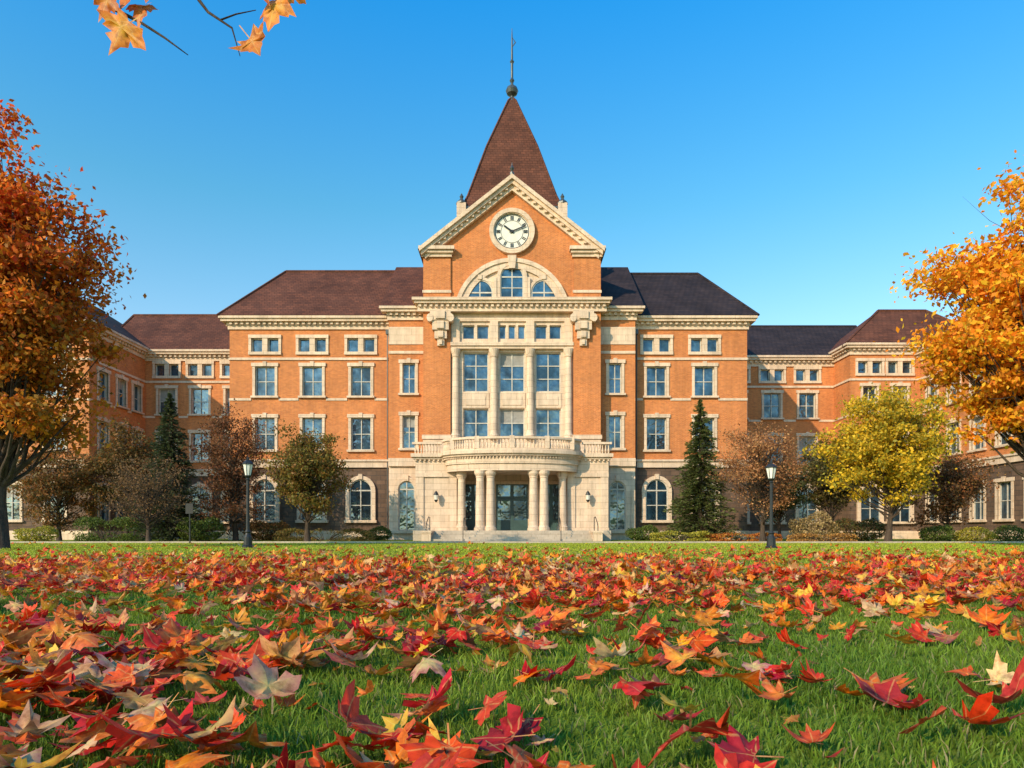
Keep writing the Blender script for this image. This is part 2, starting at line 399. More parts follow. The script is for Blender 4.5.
def rake(o0,o1,zoff,th,ext):
    for s in (-1,1):
        x1=6.6+ext
        pts=[(0,APX+zoff),(s*x1,APX+zoff-sl*x1),(s*x1,APX+zoff-sl*x1-th),(0,APX+zoff-th)]
        prism(Bb['stone'],FC,pts,o0,o1)
rake(-.4,.18,-.55,.45,-.25); rake(-.4,.42,-.3,.3,.0); rake(-.4,.6,0,.32,.12)
for s in (-1,1):
    for k in range(1,16):
        u=s*k*.41; z=APX-.62-sl*abs(u)
        box(Bb['stone'],FC,u-.1,u+.1,.17,.34,z-.13,z+.08)
A3=APX+.03
Bb['roofb'].add([(0,49.6,A3),(-6.85,49.6,A3-sl*6.85),(-6.85,62,A3-sl*6.85),(0,62,A3)],[(0,1,2,3)])
Bb['roofd'].add([(0,49.6,A3+.005),(6.85,49.6,A3-sl*6.85),(6.85,62,A3-sl*6.85),(0,62,A3+.005)],[(0,1,2,3)])
lathe(Bb['lead'],0,49.7,[(.16,APX-.1),(.16,APX+.2),(.06,APX+.3),(.17,APX+.5),(.05,APX+.72),(.01,APX+.95)],8)
cz=22.62; FK=front(50.15)
def circ(r,n=48): return [(r*math.cos(2*math.pi*i/n),cz+r*math.sin(2*math.pi*i/n)) for i in range(n)]
ring(Bb['stone'],FK,circ(1.36),circ(1.66),-.05,.3,True); ring(Bb['stone'],FK,circ(1.3),circ(1.36),-.05,.22,True)
Bb['white'].add([FK.p(u,.08,z) for u,z in circ(1.31)],[tuple(range(48))])
ring(Bb['iron'],FK,circ(1.2),circ(1.25),.083,.1,True); ring(Bb['iron'],FK,circ(.8),circ(.82),.083,.1,True)
def bar(ang,r0,r1,w,o0,o1,off=0):
    a=math.radians(90-ang); d=(math.cos(a),math.sin(a)); n=(-d[1],d[0])
    pts=[(d[0]*r+n[0]*(q+off),cz+d[1]*r+n[1]*(q+off)) for r,q in ((r0,-w),(r1,-w),(r1,w),(r0,w))]
    prism(Bb['iron'],FK,pts,o0,o1)
for h in range(12):
    for off in ((-.085,0,.085) if h%3==0 else (-.05,.05)): bar(h*30,.86,1.15,.028,.083,.105,off)
for q in range(60): bar(q*6,1.205,1.23,.01,.1,.11)
bar(306,-.15,.72,.06,.12,.15); bar(68,-.2,1.08,.045,.155,.18)
prism(Bb['iron'],FK,[(.1*math.cos(i*math.pi/6),cz+.1*math.sin(i*math.pi/6)) for i in range(12)],.1,.2)
tc=16.35
def arc(r,n=28,a0=17,a1=163): return [(r*math.cos(math.radians(a0+(a1-a0)*i/n)),tc+r*math.sin(math.radians(a0+(a1-a0)*i/n))) for i in range(n+1)]
st=Bb['stone']
ap=arc(3.95); prism(st,FC,ap,-.2,-.05)
ring(st,FC,arc(3.5),arc(3.95),-.15,.12); ring(st,FC,arc(3.95),arc(4.25),-.15,.22)
prism(st,FC,[(-.22,tc+3.45),(.22,tc+3.45),(.32,tc+4.4),(-.32,tc+4.4)],-.1,.34)
FT=front(50.05)
archwin(FT,0,17.66,1.7,2.45,.25,.2)
for s in (-1,1): archwin(FT,s*2.35,17.66,1.9,1.4,.2,.16)
for s in (-1,1): box(st,FT,s*1.22-.1,s*1.22+.1,0,.25,17.66,19.2)
box(st,FC,-6.9,6.9,-.5,.2,16.7,17.0)
for i in range(34):
    u=-6.7+i*13.4/33; box(st,FC,u-.1,u+.1,.19,.38,17.0,17.2)
box(st,FC,-6.92,6.92,-.5,.22,17.001,17.22); box(st,FC,-7.1,7.1,-.5,.5,17.221,17.4); box(st,FC,-7.25,7.25,-.5,.65,17.401,17.6)
FS=front(50.35); ops=[]
wc=[(-2.67,1.85),(0,1.85),(2.67,1.85)]
for c,w in wc:
    a,b_=c-w/2,c+w/2
    ops.append((a,b_,10.95,13.85)); sash(FS,a,b_,10.95,13.85,2,3,.3,.08)
    ops.append((a,b_,7.6,9.7)); sash(FS,a,b_,7.6,9.7,2,2,.3,.08)
    band(FS,a-.05,b_+.05,9.75,10.85,.05); band(FS,a+.2,b_-.2,9.95,10.6,.09)
for c,n in ((-2.67,2),(0,3),(2.67,2)):
    tw=1.9; w=(tw-.2*(n-1))/n
    for k in range(n):
        a=c-tw/2+k*(w+.2); ops.append((a,a+w,14.85,15.85)); sash(FS,a,a+w,14.85,15.85,1,1,.3,.06)
wall(FS,-4.5,4.5,5,16.75,ops,'stone')
band(FS,-4.5,4.5,14.05,14.25,.3); band(FS,-4.5,4.5,14.251,14.5,.42); band(FS,-4.5,4.5,16.1,16.35,.15)
for u in (-4.15,-1.33,1.33,4.15):
    lathe(st,u,50.2,[(.36,7.45),(.36,7.7),(.3,7.8),(.27,8.0),(.27,11),(.235,13.4),(.3,13.5),(.26,13.55),(.38,13.9),(.4,14.04)],14)
for u in (-4.15,-1.33,1.33,4.15): box(st,FS,u-.3,u+.3,.0,.2,14.5,16.1)
wall(FS,-4.5,4.5,0,5,[(-4.0,4.0,.7,4.95)],'stone',.5)
FPk=front(48.5)
for s in (-1,1):
    u0,u1=sorted((s*3.95,s*6.8))
    box(st,FPk,u0,u1,-1.45,0,0,4.8)
    box(st,FPk,u0-.08,u1+.08,-1.4,.1,0,.9)
    for q in (u0+.25,u1-.25): box(st,FPk,q-.28,q+.28,-.05,.09,.901,4.5)
    box(st,FPk,u0-.05,u1+.05,-1.4,.13,4.5,4.79)
    lathe(st,s*3.55,48.1,[(.4,.7),(.4,.95),(.33,1.05),(.3,1.2),(.26,4.3),(.33,4.45),(.38,4.55),(.38,4.82)],16)
    lx=s*5.35
    box(Bb['iron'],FPk,lx-.04,lx+.04,0,.35,3.2,3.28); lathe(Bb['iron'],lx,48.1,[(.05,2.7),(.14,2.85),(.14,2.87)],8); lathe(Bb['iron'],lx,48.1,[(.19,3.2),(.12,3.38),(.02,3.5)],8); lathe(Bb['white'],lx,48.1,[(.12,2.87),(.17,3.2)],8)
box(st,FPk,-6.85,6.85,-1.47,.02,4.8,5.75)
box(st,FPk,-7.0,7.0,-1.47,.2,5.751,5.9); box(st,FPk,-7.15,7.15,-1.47,.35,5.901,6.15)
for i in range(14):
    for s in (-1,1):
        u=s*(4.9+i*.16)
        if i%2==0: box(st,FPk,u-.06,u+.06,.02,.17,5.62,5.75)
def ell(a,b,n=36): return [(a*math.cos(math.pi*i/n),48.48-b*math.sin(math.pi*i/n)) for i in range(n+1)]
vprism(st,ell(4.62,1.95),4.82,5.3); vprism(st,ell(4.72,2.05),5.301,5.8); vprism(st,ell(4.95,2.25),5.801,5.95); vprism(st,ell(5.1,2.4),5.951,6.17)
for i in range(1,60):
    t=math.pi*i/60; x,y=4.8*math.cos(t),48.48-2.12*math.sin(t); lathe(st,x,y,[(.06,5.66),(.06,5.8)],4,t)
def ering(a,b,w,z0,z1):
    o=ell(a,b); i=ell(a-w,b-w); n=len(o)
    vs=[(x,y,z) for z in (z0,z1) for L_ in (o,i) for x,y in L_]
    fs=[]
    for k in range(n-1):
        fs+=[(k,k+1,2*n+k+1,2*n+k),(n+k,n+k+1,3*n+k+1,3*n+k),(k,k+1,n+k+1,n+k),(2*n+k,2*n+k+1,3*n+k+1,3*n+k)]
    st.add(vs,fs)
ering(4.95,2.25,.3,6.17,6.32); ering(4.95,2.25,.3,6.95,7.1)
for i in range(1,60):
    t=math.pi*i/60; x,y=4.8*math.cos(t),48.48-2.1*math.sin(t)
    if i%10==0: box(st,Frame(x,y,(1,0),(0,1)),-.16,.16,-.16,.16,6.3,7.15)
    else: lathe(st,x,y,[(.05,6.32),(.08,6.5),(.035,6.75),(.06,6.95)],6)
for s in (-1,1):
    for k in range(9):
        lathe(st,s*(5.15+k*.21),48.3,[(.05,6.15),(.08,6.35),(.035,6.6),(.06,6.8)],6)
    u0,u1=sorted((s*4.95,s*7.05)); box(st,FPk,u0,u1,.05,.35,6.8,6.95)
for x in (-2.2,-1.48,1.48,2.2):
    lathe(st,x,47.05,[(.42,.7),(.42,.85),(.36,.95),(.32,1.05),(.31,2.4),(.265,4.3),(.31,4.36),(.28,4.4),(.4,4.62),(.42,4.83)],18)
box(st,front(50.35),-4.2,-4.0,-1.6,-.5,.7,5); box(st,front(50.35),4.0,4.2,-1.6,-.5,.7,5)
FD=front(51.6); wall(FD,-4.2,4.2,.7,5.2,[],'stone')
Bb['stone'].add([(-4.2,48.4,4.97),(4.2,48.4,4.97),(4.2,51.6,4.97),(-4.2,51.6,4.97)],[(0,1,2,3)])
def doorset(c,w,h,leaves):
    z=.7; d=Bb['door']
    ring(st,FD,[(c-w/2,z),(c-w/2,z+h),(c+w/2,z+h),(c+w/2,z)],[(c-w/2-.25,z),(c-w/2-.25,z+h+.25),(c+w/2+.25,z+h+.25),(c+w/2+.25,z)],0,.15)
    Bb['glass'].add([FD.p(c-w/2,.02,z),FD.p(c+w/2,.02,z),FD.p(c+w/2,.02,z+h),FD.p(c-w/2,.02,z+h)],[(0,1,2,3)])
    th=2.45
    box(d,FD,c-w/2,c+w/2,.03,.12,z+th,z+th+.14); box(d,FD,c-w/2,c+w/2,.03,.1,z+h-.08,z+h)
    lw=w/leaves
    for i in range(leaves):
        a=c-w/2+i*lw
        box(d,FD,a,a+.13,.03,.09,z,z+h-.08); box(d,FD,a+lw-.13,a+lw,.03,.091,z,z+h-.08)
        box(d,FD,a+.13,a+lw-.13,.03,.088,z,z+.8); box(d,FD,a+.13,a+lw-.13,.03,.088,z+th-.2,z+th); box(d,FD,a+.13,a+lw-.13,.03,.087,z+1.35,z+1.45)
        box(Bb['lead'],FD,a+(lw-.2 if i%2==0 else .15),a+(lw-.16 if i%2==0 else .19),.1,.16,z+.95,z+1.5)
doorset(0,2.4,3.5,2); doorset(-2.95,1.5,3.5,2); doorset(2.95,1.5,3.5,2)
sp=Bb['steps']
box(sp,front(46.2),-6.7,6.7,-5.3,0,-.05,.7)
for k in range(4):
    box(sp,front(46.2),-5.3,5.3,-.01,.38*(4-k),-.05+.001*k,.14*(k+1))
for s in (-1,1):
    u0,u1=sorted((s*5.3,s*5.9)); box(st,front(46.2),u0,u1,-.3,1.7,-.05,.55); box(st,front(46.2),u0-.05,u1+.05,-.35,1.75,.551,.68)
    rx=s*5.6
    tube(Bb['iron'],[(rx,46.5,.68),(rx,46.5,1.6),(rx,45.9,1.62),(rx,44.9,1.25),(rx,44.5,1.0),(rx,44.5,.68)],[.03]*6,6)
    tube(Bb['iron'],[(s*3.2,46.1,.7),(s*3.2,46.1,1.6),(s*3.2,45.5,1.5),(s*3.2,44.6,.95),(s*3.2,44.6,.0)],[.025]*5,6)
# tower
TX,TY=0,56
tb=Bb['brick']
def sq(h): return [(TX-h,TY-h),(TX+h,TY-h),(TX+h,TY+h),(TX-h,TY+h)]
vprism(tb,sq(3.55),20,24.6); vprism(st,sq(3.75),24.6,24.95); vprism(st,sq(3.95),24.951,25.2); vprism(Bb['lead'],sq(4.05),25.201,25.4)
for sx in (-1,1):
    for sy in (-1,1):
        x,y=TX+sx*3.85,TY+sy*3.85
        vprism(st,[(x-.35,y-.35),(x+.35,y-.35),(x+.35,y+.35),(x-.35,y+.35)],23.5,25.6)
        lathe(Bb['lead'],x,y,[(.42,25.6),(.42,25.72),(.22,25.9),(.1,26.05),(.16,26.2),(.02,26.45)],8)
prof=[(4.0,25.4),(3.7,25.75),(3.4,26.5),(2.0,31.1),(.3,35.8),(.1,36.1)]
vs=[];fs=[]
for h,z in prof: vs+=[(TX-h,TY-h,z),(TX+h,TY-h,z),(TX+h,TY+h,z),(TX-h,TY+h,z)]
for k in range(len(prof)-1):
    for i in range(4): j=(i+1)%4; fs.append((k*4+i,k*4+j,k*4+4+j,k*4+4+i))
Bb['roofb'].add(vs,fs)
for sx in (-1,1): tube(Bb['roofb'],[(TX+sx*h,TY-h,z) for h,z in prof],[.09]*6,6)
lathe(Bb['lead'],TX,TY,[(.3,35.6),(.22,36.0),(.12,36.2),(.14,36.3),(.42,36.5),(.52,36.75),(.42,37.0),(.15,37.2),(.1,37.4),(.2,37.6),(.1,37.8),(.1,39.0),(.18,39.15),(.09,39.3),(.06,41.0),(.02,41.9)],14)
tube(Bb['lead'],[(-.02,56,40.3),(.28,56,40.75),(.05,56,41.1)],[.03,.05,.02],5)
names={'brick':'brick_walls','rustic':'ground_storey_stone','stone':'stone_trim','roofb':'brown_roof','roofd':'dark_roof','frame':'window_frames','glass':'window_glass','door':'doors','blind':'window_blinds','white':'clock_face','iron':'iron_fittings','lead':'spire_finial','steps':'entrance_steps'}
bld=empty('university_building',(0,50,0))
for k,b in Bb.items():
    if b.f: mkobj(names[k],b,M[k],bld)
# ------------------------------------------------------------ ground
def groundmat():
    m,nt,out=newmat('lawn_ground')
    n1=noise(nt,pos(nt),.25,5,.6); n2=noise(nt,pos(nt),14,6,.75)
    c=ramp(nt,math_(nt,'ADD',math_(nt,'MULTIPLY',n1,.45),math_(nt,'MULTIPLY',n2,.55)),[(.35,(.07,.11,.012)),(.5,(.18,.24,.022)),(.65,(.32,.33,.04))])
    bsdf(nt,out,c,.9,n2,.8,.05,spec=.1); return m
g=Buf(); S=900
g.add([(-S,-S,0),(S,-S,0),(S,S,0),(-S,S,0)],[(0,1,2,3)])
mkobj('lawn',g,groundmat())
def concrete():
    m,nt,out=newmat('path_concrete'); n=noise(nt,pos(nt),2.5,6,.7)
    bsdf(nt,out,ramp(nt,n,[(.3,(.22,.19,.16)),(.7,(.36,.32,.27))]),.85,n,.2,.01); return m
cm=concrete()
p=Buf(); p.add([(-60,36.5,.004),(60,36.5,.004),(60,39.0,.004),(-60,39.0,.004)],[(0,1,2,3)]); mkobj('driveway',p,cm)
p=Buf(); p.add([(-4.5,39.0,.008),(4.5,39.0,.008),(4.5,46,.008),(-4.5,46,.008)],[(0,1,2,3)]); mkobj('entrance_path',p,cm)
k=Buf(); box(k,front(36.5),-60,60,0,.12,-.05,.1); mkobj('kerb',k,M['steps'])
# ------------------------------------------------------------ leaves
half=[(0,-.25),(.16,-.31),(.40,-.36),(.36,-.2),(.56,-.12),(.72,.1),(.53,.13),(.48,.27),(.27,.19),(.3,.4),(.16,.46),(0,.78)]
outl=np.array(half+[(-x,y) for x,y in half[-2:0:-1]])
no=len(outl); cen=np.array([0,-.05])
ridge=np.array([1 if i in (2,5,11,17,20) else (-.6 if i in (3,8,14,19) else .1) for i in range(no)],float)
def leaf_batch(P,size,cols,tiltsd,detail=True,Rm=None,stem=True,curl=1.0):
    n=len(P)
    if detail: base=np.vstack([cen[None],cen+(outl-cen)*.5,outl]); rd=np.concatenate([[0],ridge*.5,ridge])
    else: base=np.vstack([cen[None],outl]); rd=np.concatenate([[0],ridge])
    m=len(base); X=np.repeat(base[None,:,0],n,0); Y=np.repeat(base[None,:,1],n,0)
    X=X+R.normal(0,.03,(n,m)); Y=Y+R.normal(0,.03,(n,m))
    X=X*R.uniform(.9,1.2,(n,1))
    a=R.normal(.18,.4,(n,1))*curl; b=R.normal(.1,.35,(n,1))*curl; c=R.normal(0,.25,(n,1))*curl
    Z=a*X**2+b*Y**2+c*X*Y+rd[None]*.06*R.uniform(.3,1.8,(n,1))+R.normal(0,.02,(n,m))
    L_=np.stack([X,Y,Z],2)
    lc=np.stack([np.repeat(base[None,:,0],n,0),np.repeat(base[None,:,1],n,0),Z*0],2)
    if stem:
        sw=.018; cs=R.normal(0,.15,n); dz=R.uniform(-.05,.2,n)
        sv=np.zeros((n,4,3)); sv[:,0]=[-sw,-.2,0]; sv[:,1]=[sw,-.2,0]
        sv[:,2,0]=cs+sw; sv[:,3,0]=cs-sw; sv[:,2:,1]=-.75; sv[:,2,2]=dz; sv[:,3,2]=dz
        L_=np.concatenate([L_,sv],1); lc=np.concatenate([lc,np.full((n,4,3),-.22)*[0,1,0]],1)
    if Rm is None:
        yaw=R.uniform(0,2*np.pi,n); tx=R.normal(0,tiltsd,n); ty=R.normal(0,tiltsd,n)
        cz_,sz=np.cos(yaw),np.sin(yaw); cx,sx=np.cos(tx),np.sin(tx); cy,sy=np.cos(ty),np.sin(ty)
        Rz=np.zeros((n,3,3)); Rz[:,0,0]=cz_;Rz[:,0,1]=-sz;Rz[:,1,0]=sz;Rz[:,1,1]=cz_;Rz[:,2,2]=1
        Rx=np.zeros((n,3,3)); Rx[:,0,0]=1;Rx[:,1,1]=cx;Rx[:,1,2]=-sx;Rx[:,2,1]=sx;Rx[:,2,2]=cx
        Ry=np.zeros((n,3,3)); Ry[:,1,1]=1;Ry[:,0,0]=cy;Ry[:,0,2]=sy;Ry[:,2,0]=-sy;Ry[:,2,2]=cy
        Rm=Rx@Ry@Rz
    W=np.einsum('nij,nmj->nmi',Rm,L_*size[:,None,None])
    lift=np.minimum(W[:,:,2].min(1),0)
    W=W+P[:,None,:]
    if tiltsd>0: W[:,:,2]-=(lift*.75)[:,None]
    mm=L_.shape[1]
    V=W.reshape(-1,3); off=(np.arange(n)*mm)[:,None,None]
    i=np.arange(no); j=(i+1)%no
    if detail:
        tri=np.stack([np.zeros(no,int),1+i,1+j],1); q=np.stack([1+i,1+no+i,1+no+j,1+j],1)
    else: tri=np.stack([np.zeros(no,int),1+i,1+j],1); q=np.zeros((0,4),int)
    if stem:
        s0=mm-4; q=np.vstack([q,[[s0,s0+1,s0+2,s0+3]]]).astype(int)
    T=(tri[None]+off).reshape(-1,3); Q=(q[None]+off).reshape(-1,4)
    C=np.repeat(cols[:,None,:],mm,1)
    rr=np.ones((n,mm,3))
    if detail:
        e=R.uniform(.7,1.15,(n,1)); g_=R.uniform(.5,1.1,(n,1))
        rr[:,1+no:1+2*no,0]=e; rr[:,1+no:1+2*no,1]=e*g_; rr[:,0,1]=1.35
    C=(C*rr).reshape(-1,3)
    return V,T,Q,C,lc.reshape(-1,3)
pal=np.array([(.74,.035,.015),(.82,.09,.016),(.50,.022,.018),(.90,.20,.018),(.93,.32,.025),(.95,.50,.045),(.80,.42,.16),(.66,.27,.09),(.42,.14,.05),(.86,.5,.24)])
pw=np.array([.17,.17,.06,.18,.13,.08,.08,.06,.03,.04]); pw/=pw.sum()
def leafcols(n,w=pw): 
    c=pal[R.choice(len(pal),n,p=w)]; c=c*R.uniform(.72,1.15,(n,1))+R.normal(0,.012,(n,3)); return np.clip(c,.005,.95)
def vnoise(x,y,s,seed):
    r=np.random.default_rng(seed); G=r.random((256,256)); fx,fy=x/s+100,y/s+100
    ix,iy=np.floor(fx).astype(int),np.floor(fy).astype(int); tx,ty=fx-ix,fy-iy; tx=tx*tx*(3-2*tx); ty=ty*ty*(3-2*ty)
    g=lambda a,b:G[a%256,b%256]
    return (g(ix,iy)*(1-tx)+g(ix+1,iy)*tx)*(1-ty)+(g(ix,iy+1)*(1-tx)+g(ix+1,iy+1)*tx)*ty
def density(x,y):
    nn=.55*vnoise(x,y,.7,1)+.45*vnoise(x,y,2.6,2)
    side=1/(1+np.exp((x-(.1+.18*y))*2.2))
    near=np.interp(y,[0,3.2,5,6.5],[1,1,.55,0])
    dn=(13+72*side)*near+np.interp(y,[0,4,6,9,12,15,18,22,28,35],[0,46,82,74,44,20,7,2.2,.8,.3])*(1-near)
    return dn*np.clip((nn-.23)*2.5,.28,1.3)
def sample(y0,y1,dmax):
    w=.85*y1+1.5; A=2*w*(y1-y0); n=int(A*dmax)
    x=R.uniform(-w,w,n); y=R.uniform(y0,y1,n); k=(np.abs(x)<.85*y+1.5)&(R.random(n)*dmax<density(x,y)); return x[k],y[k]
Vs=[];Ts=[];Qs=[];Cs=[];Ls=[];o=0
def push(r):
    global o
    V,T,Q,C,lc=r; Vs.append(V);Ts.append(T+o);Qs.append(Q+o);Cs.append(C);Ls.append(lc);o+=len(V)
for (a,b,det) in ((.9,3,True),(3,6,True),(6,9,True),(9,14,False),(14,20,False),(20,35.8,False)):
    x,y=sample(a,b,120 if b<21 else 8); n=len(x)
    dd=density(x,y); z=.03+R.random(n)**1.5*np.clip(dd/100,.05,.75)*.09
    sz=np.clip(R.normal(.098,.025,n),.045,.155)*(1+.22*(y<3.2))
    push(leaf_batch(np.stack([x,y,z],1),sz,leafcols(n),.30 if b<=3 else .36 if b<=9 else .42,det))
x,y=sample(1.0,9,110); n=len(x)//2; x,y=x[:n],y[:n]
push(leaf_batch(np.stack([x,y,np.full(n,.02)],1),R.uniform(.025,.06,n),leafcols(n)*.75,.5,False))
npmesh('fallen_leaves',np.vstack(Vs),[np.vstack(Ts),np.vstack(Qs)],M['fallen'],None,np.vstack(Cs),np.vstack(Ls),True)
# ------------------------------------------------------------ grass
def grass(y0,y1,dens,h,w):
    W=.85*y1+1.2; n=int(2*W*(y1-y0)*dens); x=R.uniform(-W,W,n); y=R.uniform(y0,y1,n); k=np.abs(x)<.85*y+1.2; x,y=x[k],y[k]; n=len(x)
    hh=h*R.uniform(.5,1.3,n)*(.7+.6*vnoise(x,y,.35,5)); ww=w*R.uniform(.7,1.3,n)
    a=R.uniform(0,2*np.pi,n); dx,dy=np.cos(a),np.sin(a); lean=hh*R.uniform(.1,.9,n); b=R.uniform(0,2*np.pi,n); lx,ly=np.cos(b)*lean,np.sin(b)*lean
    V=np.zeros((n,5,3))
    V[:,0]=np.stack([x-dx*ww,y-dy*ww,0*x],1); V[:,1]=np.stack([x+dx*ww,y+dy*ww,0*x],1)
    V[:,2]=np.stack([x+dx*ww*.8+lx*.35,y+dy*ww*.8+ly*.35,hh*.6],1); V[:,3]=np.stack([x-dx*ww*.8+lx*.35,y-dy*ww*.8+ly*.35,hh*.6],1)
    V[:,4]=np.stack([x+lx,y+ly,hh],1)
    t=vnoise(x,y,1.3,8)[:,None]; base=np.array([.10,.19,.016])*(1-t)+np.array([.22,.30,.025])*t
    far=np.clip((y-6)/12,0,1)[:,None]; base=base*(1-far)+np.array([.42,.46,.035])*far  # sunlit look of the back lawn put into the blade colour
    c=base*R.uniform(.6,1.4,(n,1)); dry=R.random(n)<.06; c[dry]=[.34,.27,.12]
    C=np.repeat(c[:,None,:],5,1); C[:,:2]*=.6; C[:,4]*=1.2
    off=(np.arange(n)*5)[:,None]
    return V.reshape(-1,3),(np.array([3,2,4])[None]+off),(np.array([0,1,2,3])[None]+off),C.reshape(-1,3)
Vs=[];Ts=[];Qs=[];Cs=[];o=0
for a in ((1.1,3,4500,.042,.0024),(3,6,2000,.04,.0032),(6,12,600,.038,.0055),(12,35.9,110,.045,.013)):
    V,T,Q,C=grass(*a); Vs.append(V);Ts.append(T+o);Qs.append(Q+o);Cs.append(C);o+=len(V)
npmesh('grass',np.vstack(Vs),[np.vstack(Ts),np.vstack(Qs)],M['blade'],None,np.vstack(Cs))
# ------------------------------------------------------------ trees
def cloud(C,s,col,u=None,asp=.6):
    n=len(C)
    if u is None: u=R.normal(size=(n,3)); u/=np.linalg.norm(u,axis=1)[:,None]
    w=R.normal(size=(n,3)); v=np.cross(u,w); v/=np.linalg.norm(v,axis=1)[:,None]+1e-9
    nn=np.cross(u,v); s=s[:,None]
    V=np.stack([C-u*s,C+v*s*asp+nn*s*.2,C+u*s,C-v*s*asp+nn*s*.2],1).reshape(-1,3)
    F=np.arange(4*n).reshape(n,4)
    return V,F,np.repeat(col,4,0)
def tree(name,x,y,H,tr,cz_,rx,rz,ncl,nl,ls,colf,seed,sig=.55,zsq=.6,twigs=2,shell=.5,trunkH=.75):
    global R
    keep=R; R=np.random.default_rng(seed)
    e=empty(name,(x,y,0)); wb=Buf()
    lean=R.normal(0,.03,2)
    tp=[]; nseg=7
    for i in range(nseg+1):
        t=i/nseg; z=H*trunkH*t; tp.append((x+lean[0]*z+R.normal(0,.04)*t*H*.1,y+lean[1]*z+R.normal(0,.04)*t*H*.1,z-.1*(i==0)))
    tube(wb,tp,[tr*(1.5 if i==0 else 1)*(1-.82*i/nseg) for i in range(nseg+1)],10)
    tpa=np.array(tp)
    C=[];col=[]
    lob=R.normal(size=(9,3)); lob/=np.linalg.norm(lob,axis=1)[:,None]; la=R.uniform(-.28,.25,9)
    for k in range(ncl):
        d=R.normal(size=3); d/=np.linalg.norm(d)
        g=1+sum(la[q]*max(0,d@lob[q])**3 for q in range(9))
        r=(shell+(1-shell)*R.random())*g if R.random()<.8 else R.random()*g
        c=np.array([x+d[0]*rx*r,y+d[1]*rx*r,cz_+d[2]*rz*r])
        tt=np.clip((c[2]-H*.15)/(H*trunkH)*.75,.18,.95); i=tt*nseg; i0=int(i); f=i-i0
        s=tpa[i0]*(1-f)+tpa[min(i0+1,nseg)]*f
        rr=tr*(1-.82*tt)*.4
        mid=(s+c)/2+np.array([0,0,-.08*np.linalg.norm(c-s)])+R.normal(0,.12,3)
        m2=(mid+c)/2+R.normal(0,.1,3)
        tube(wb,[s,(s+mid)/2+R.normal(0,.05,3),mid,m2,c],[rr,rr*.8,rr*.6,rr*.35,rr*.12],5)
        for q in range(twigs):
            st0=mid+(c-mid)*R.random(); en=c+R.normal(0,sig*1.1,3)*[1,1,.8]; tube(wb,[st0,(st0+en)/2+R.normal(0,.06,3),en],[rr*.28,rr*.18,rr*.05],4)
        m=int(nl*R.uniform(.5,1.5)); sg=sig*R.uniform(.6,1.3)
        P=c+R.normal(size=(m,3))*[sg,sg,sg*zsq]
        rel=(P[:,2]-(cz_-rz))/(2*rz)
        cc=colf(rel,m,R)*R.uniform(.7,1.2)
        C.append(P); col.append(cc)
    mkobj('trunk_and_limbs',wb,M['bark'],e,True)
    C=np.vstack(C); col=np.clip(np.vstack(col),.004,.95)
    V,F,Cc=cloud(C,ls*R.uniform(.6,1.3,len(C)),col)
    npmesh('foliage',V,[F],M['leaf'],e,Cc)
    R=keep; return e
def mixpal(A,var=.25):
    A=np.array(A,float)
    def f(rel,m,r):
        return A[r.integers(0,len(A),m)]*r.uniform(1-var,1+var,(m,1))
    return f
def leftmaple(rel,m,r):
    top=np.array([(.85,.12,.012),(.9,.20,.015),(.72,.07,.012),(.9,.27,.02)]); low=np.array([(.62,.22,.02),(.72,.29,.02),(.34,.18,.02),(.66,.17,.02)])
    t=np.clip((rel-.3)*2.0+r.normal(0,.25,m),0,1)[:,None]
    return (low[r.integers(0,4,m)]*(1-t)+top[r.integers(0,4,m)]*t)*r.uniform(.72,1.15,(m,1))
tree('maple_tree',-18.1,24,15.7,.28,9.0,3.1,6.4,220,240,.105,leftmaple,11,.5,.55,1,.35)
tree('maple_tree',19.0,24,13.4,.27,8.2,3.5,5.3,210,250,.105,mixpal([(.95,.42,.015),(.92,.32,.012),(.95,.52,.03),(.85,.24,.012)]),12,.48,.55,1,.35)
tree('linden_tree',20.9,38,9.2,.16,5.4,3.15,3.4,140,190,.1,mixpal([(.75,.48,.025),(.58,.42,.025),(.85,.52,.03),(.34,.30,.03)]),13,.42,.55,1,.4)
tree('oak_tree',-13.2,44,8.2,.16,4.8,2.35,3.0,100,180,.09,mixpal([(.22,.17,.03),(.15,.14,.025),(.32,.19,.035),(.26,.12,.03)]),14,.38,.6,2,.4)
tree('plum_tree',-18.8,46.5,9.3,.15,5.2,2.3,3.9,100,130,.08,mixpal([(.22,.08,.035),(.26,.11,.04),(.14,.07,.03)]),15,.4,.6,3,.35)
tree('bare_tree',-21.3,40,5.3,.12,3.3,2.3,1.9,100,40,.06,mixpal([(.28,.15,.06),(.2,.11,.045)]),16,.4,.6,5,.5)
tree('beech_tree',15.4,42,7.9,.15,4.6,2.5,3.1,120,95,.07,mixpal([(.48,.22,.09),(.38,.16,.06),(.54,.28,.11)]),17,.38,.6,4,.45)
tree('hornbeam_tree',-26.5,47,8.9,.14,4.8,2.5,3.4,100,170,.09,mixpal([(.26,.12,.03),(.15,.11,.03)]),18,.4,.6,2,.4)
tree('hornbeam_tree',-30.5,46,7.5,.14,4.0,2.3,2.9,80,150,.09,mixpal([(.30,.12,.03),(.17,.11,.03)]),28,.4,.6,2,.4)
tree('hornbeam_tree',22.5,48,8.5,.14,4.6,2.4,3.3,90,160,.09,mixpal([(.10,.10,.03),(.17,.12,.03)]),19,.4,.6,2,.4)
tree('hornbeam_tree',19.2,49,6.6,.12,3.6,1.9,2.5,70,150,.09,mixpal([(.09,.10,.03),(.13,.12,.03)]),29,.38,.6,2,.4)
tree('ornamental_pear_tree',26.2,41,6.0,.1,3.5,2.3,2.2,80,120,.08,mixpal([(.36,.14,.05),(.28,.15,.05)]),20,.35,.6,3,.45)
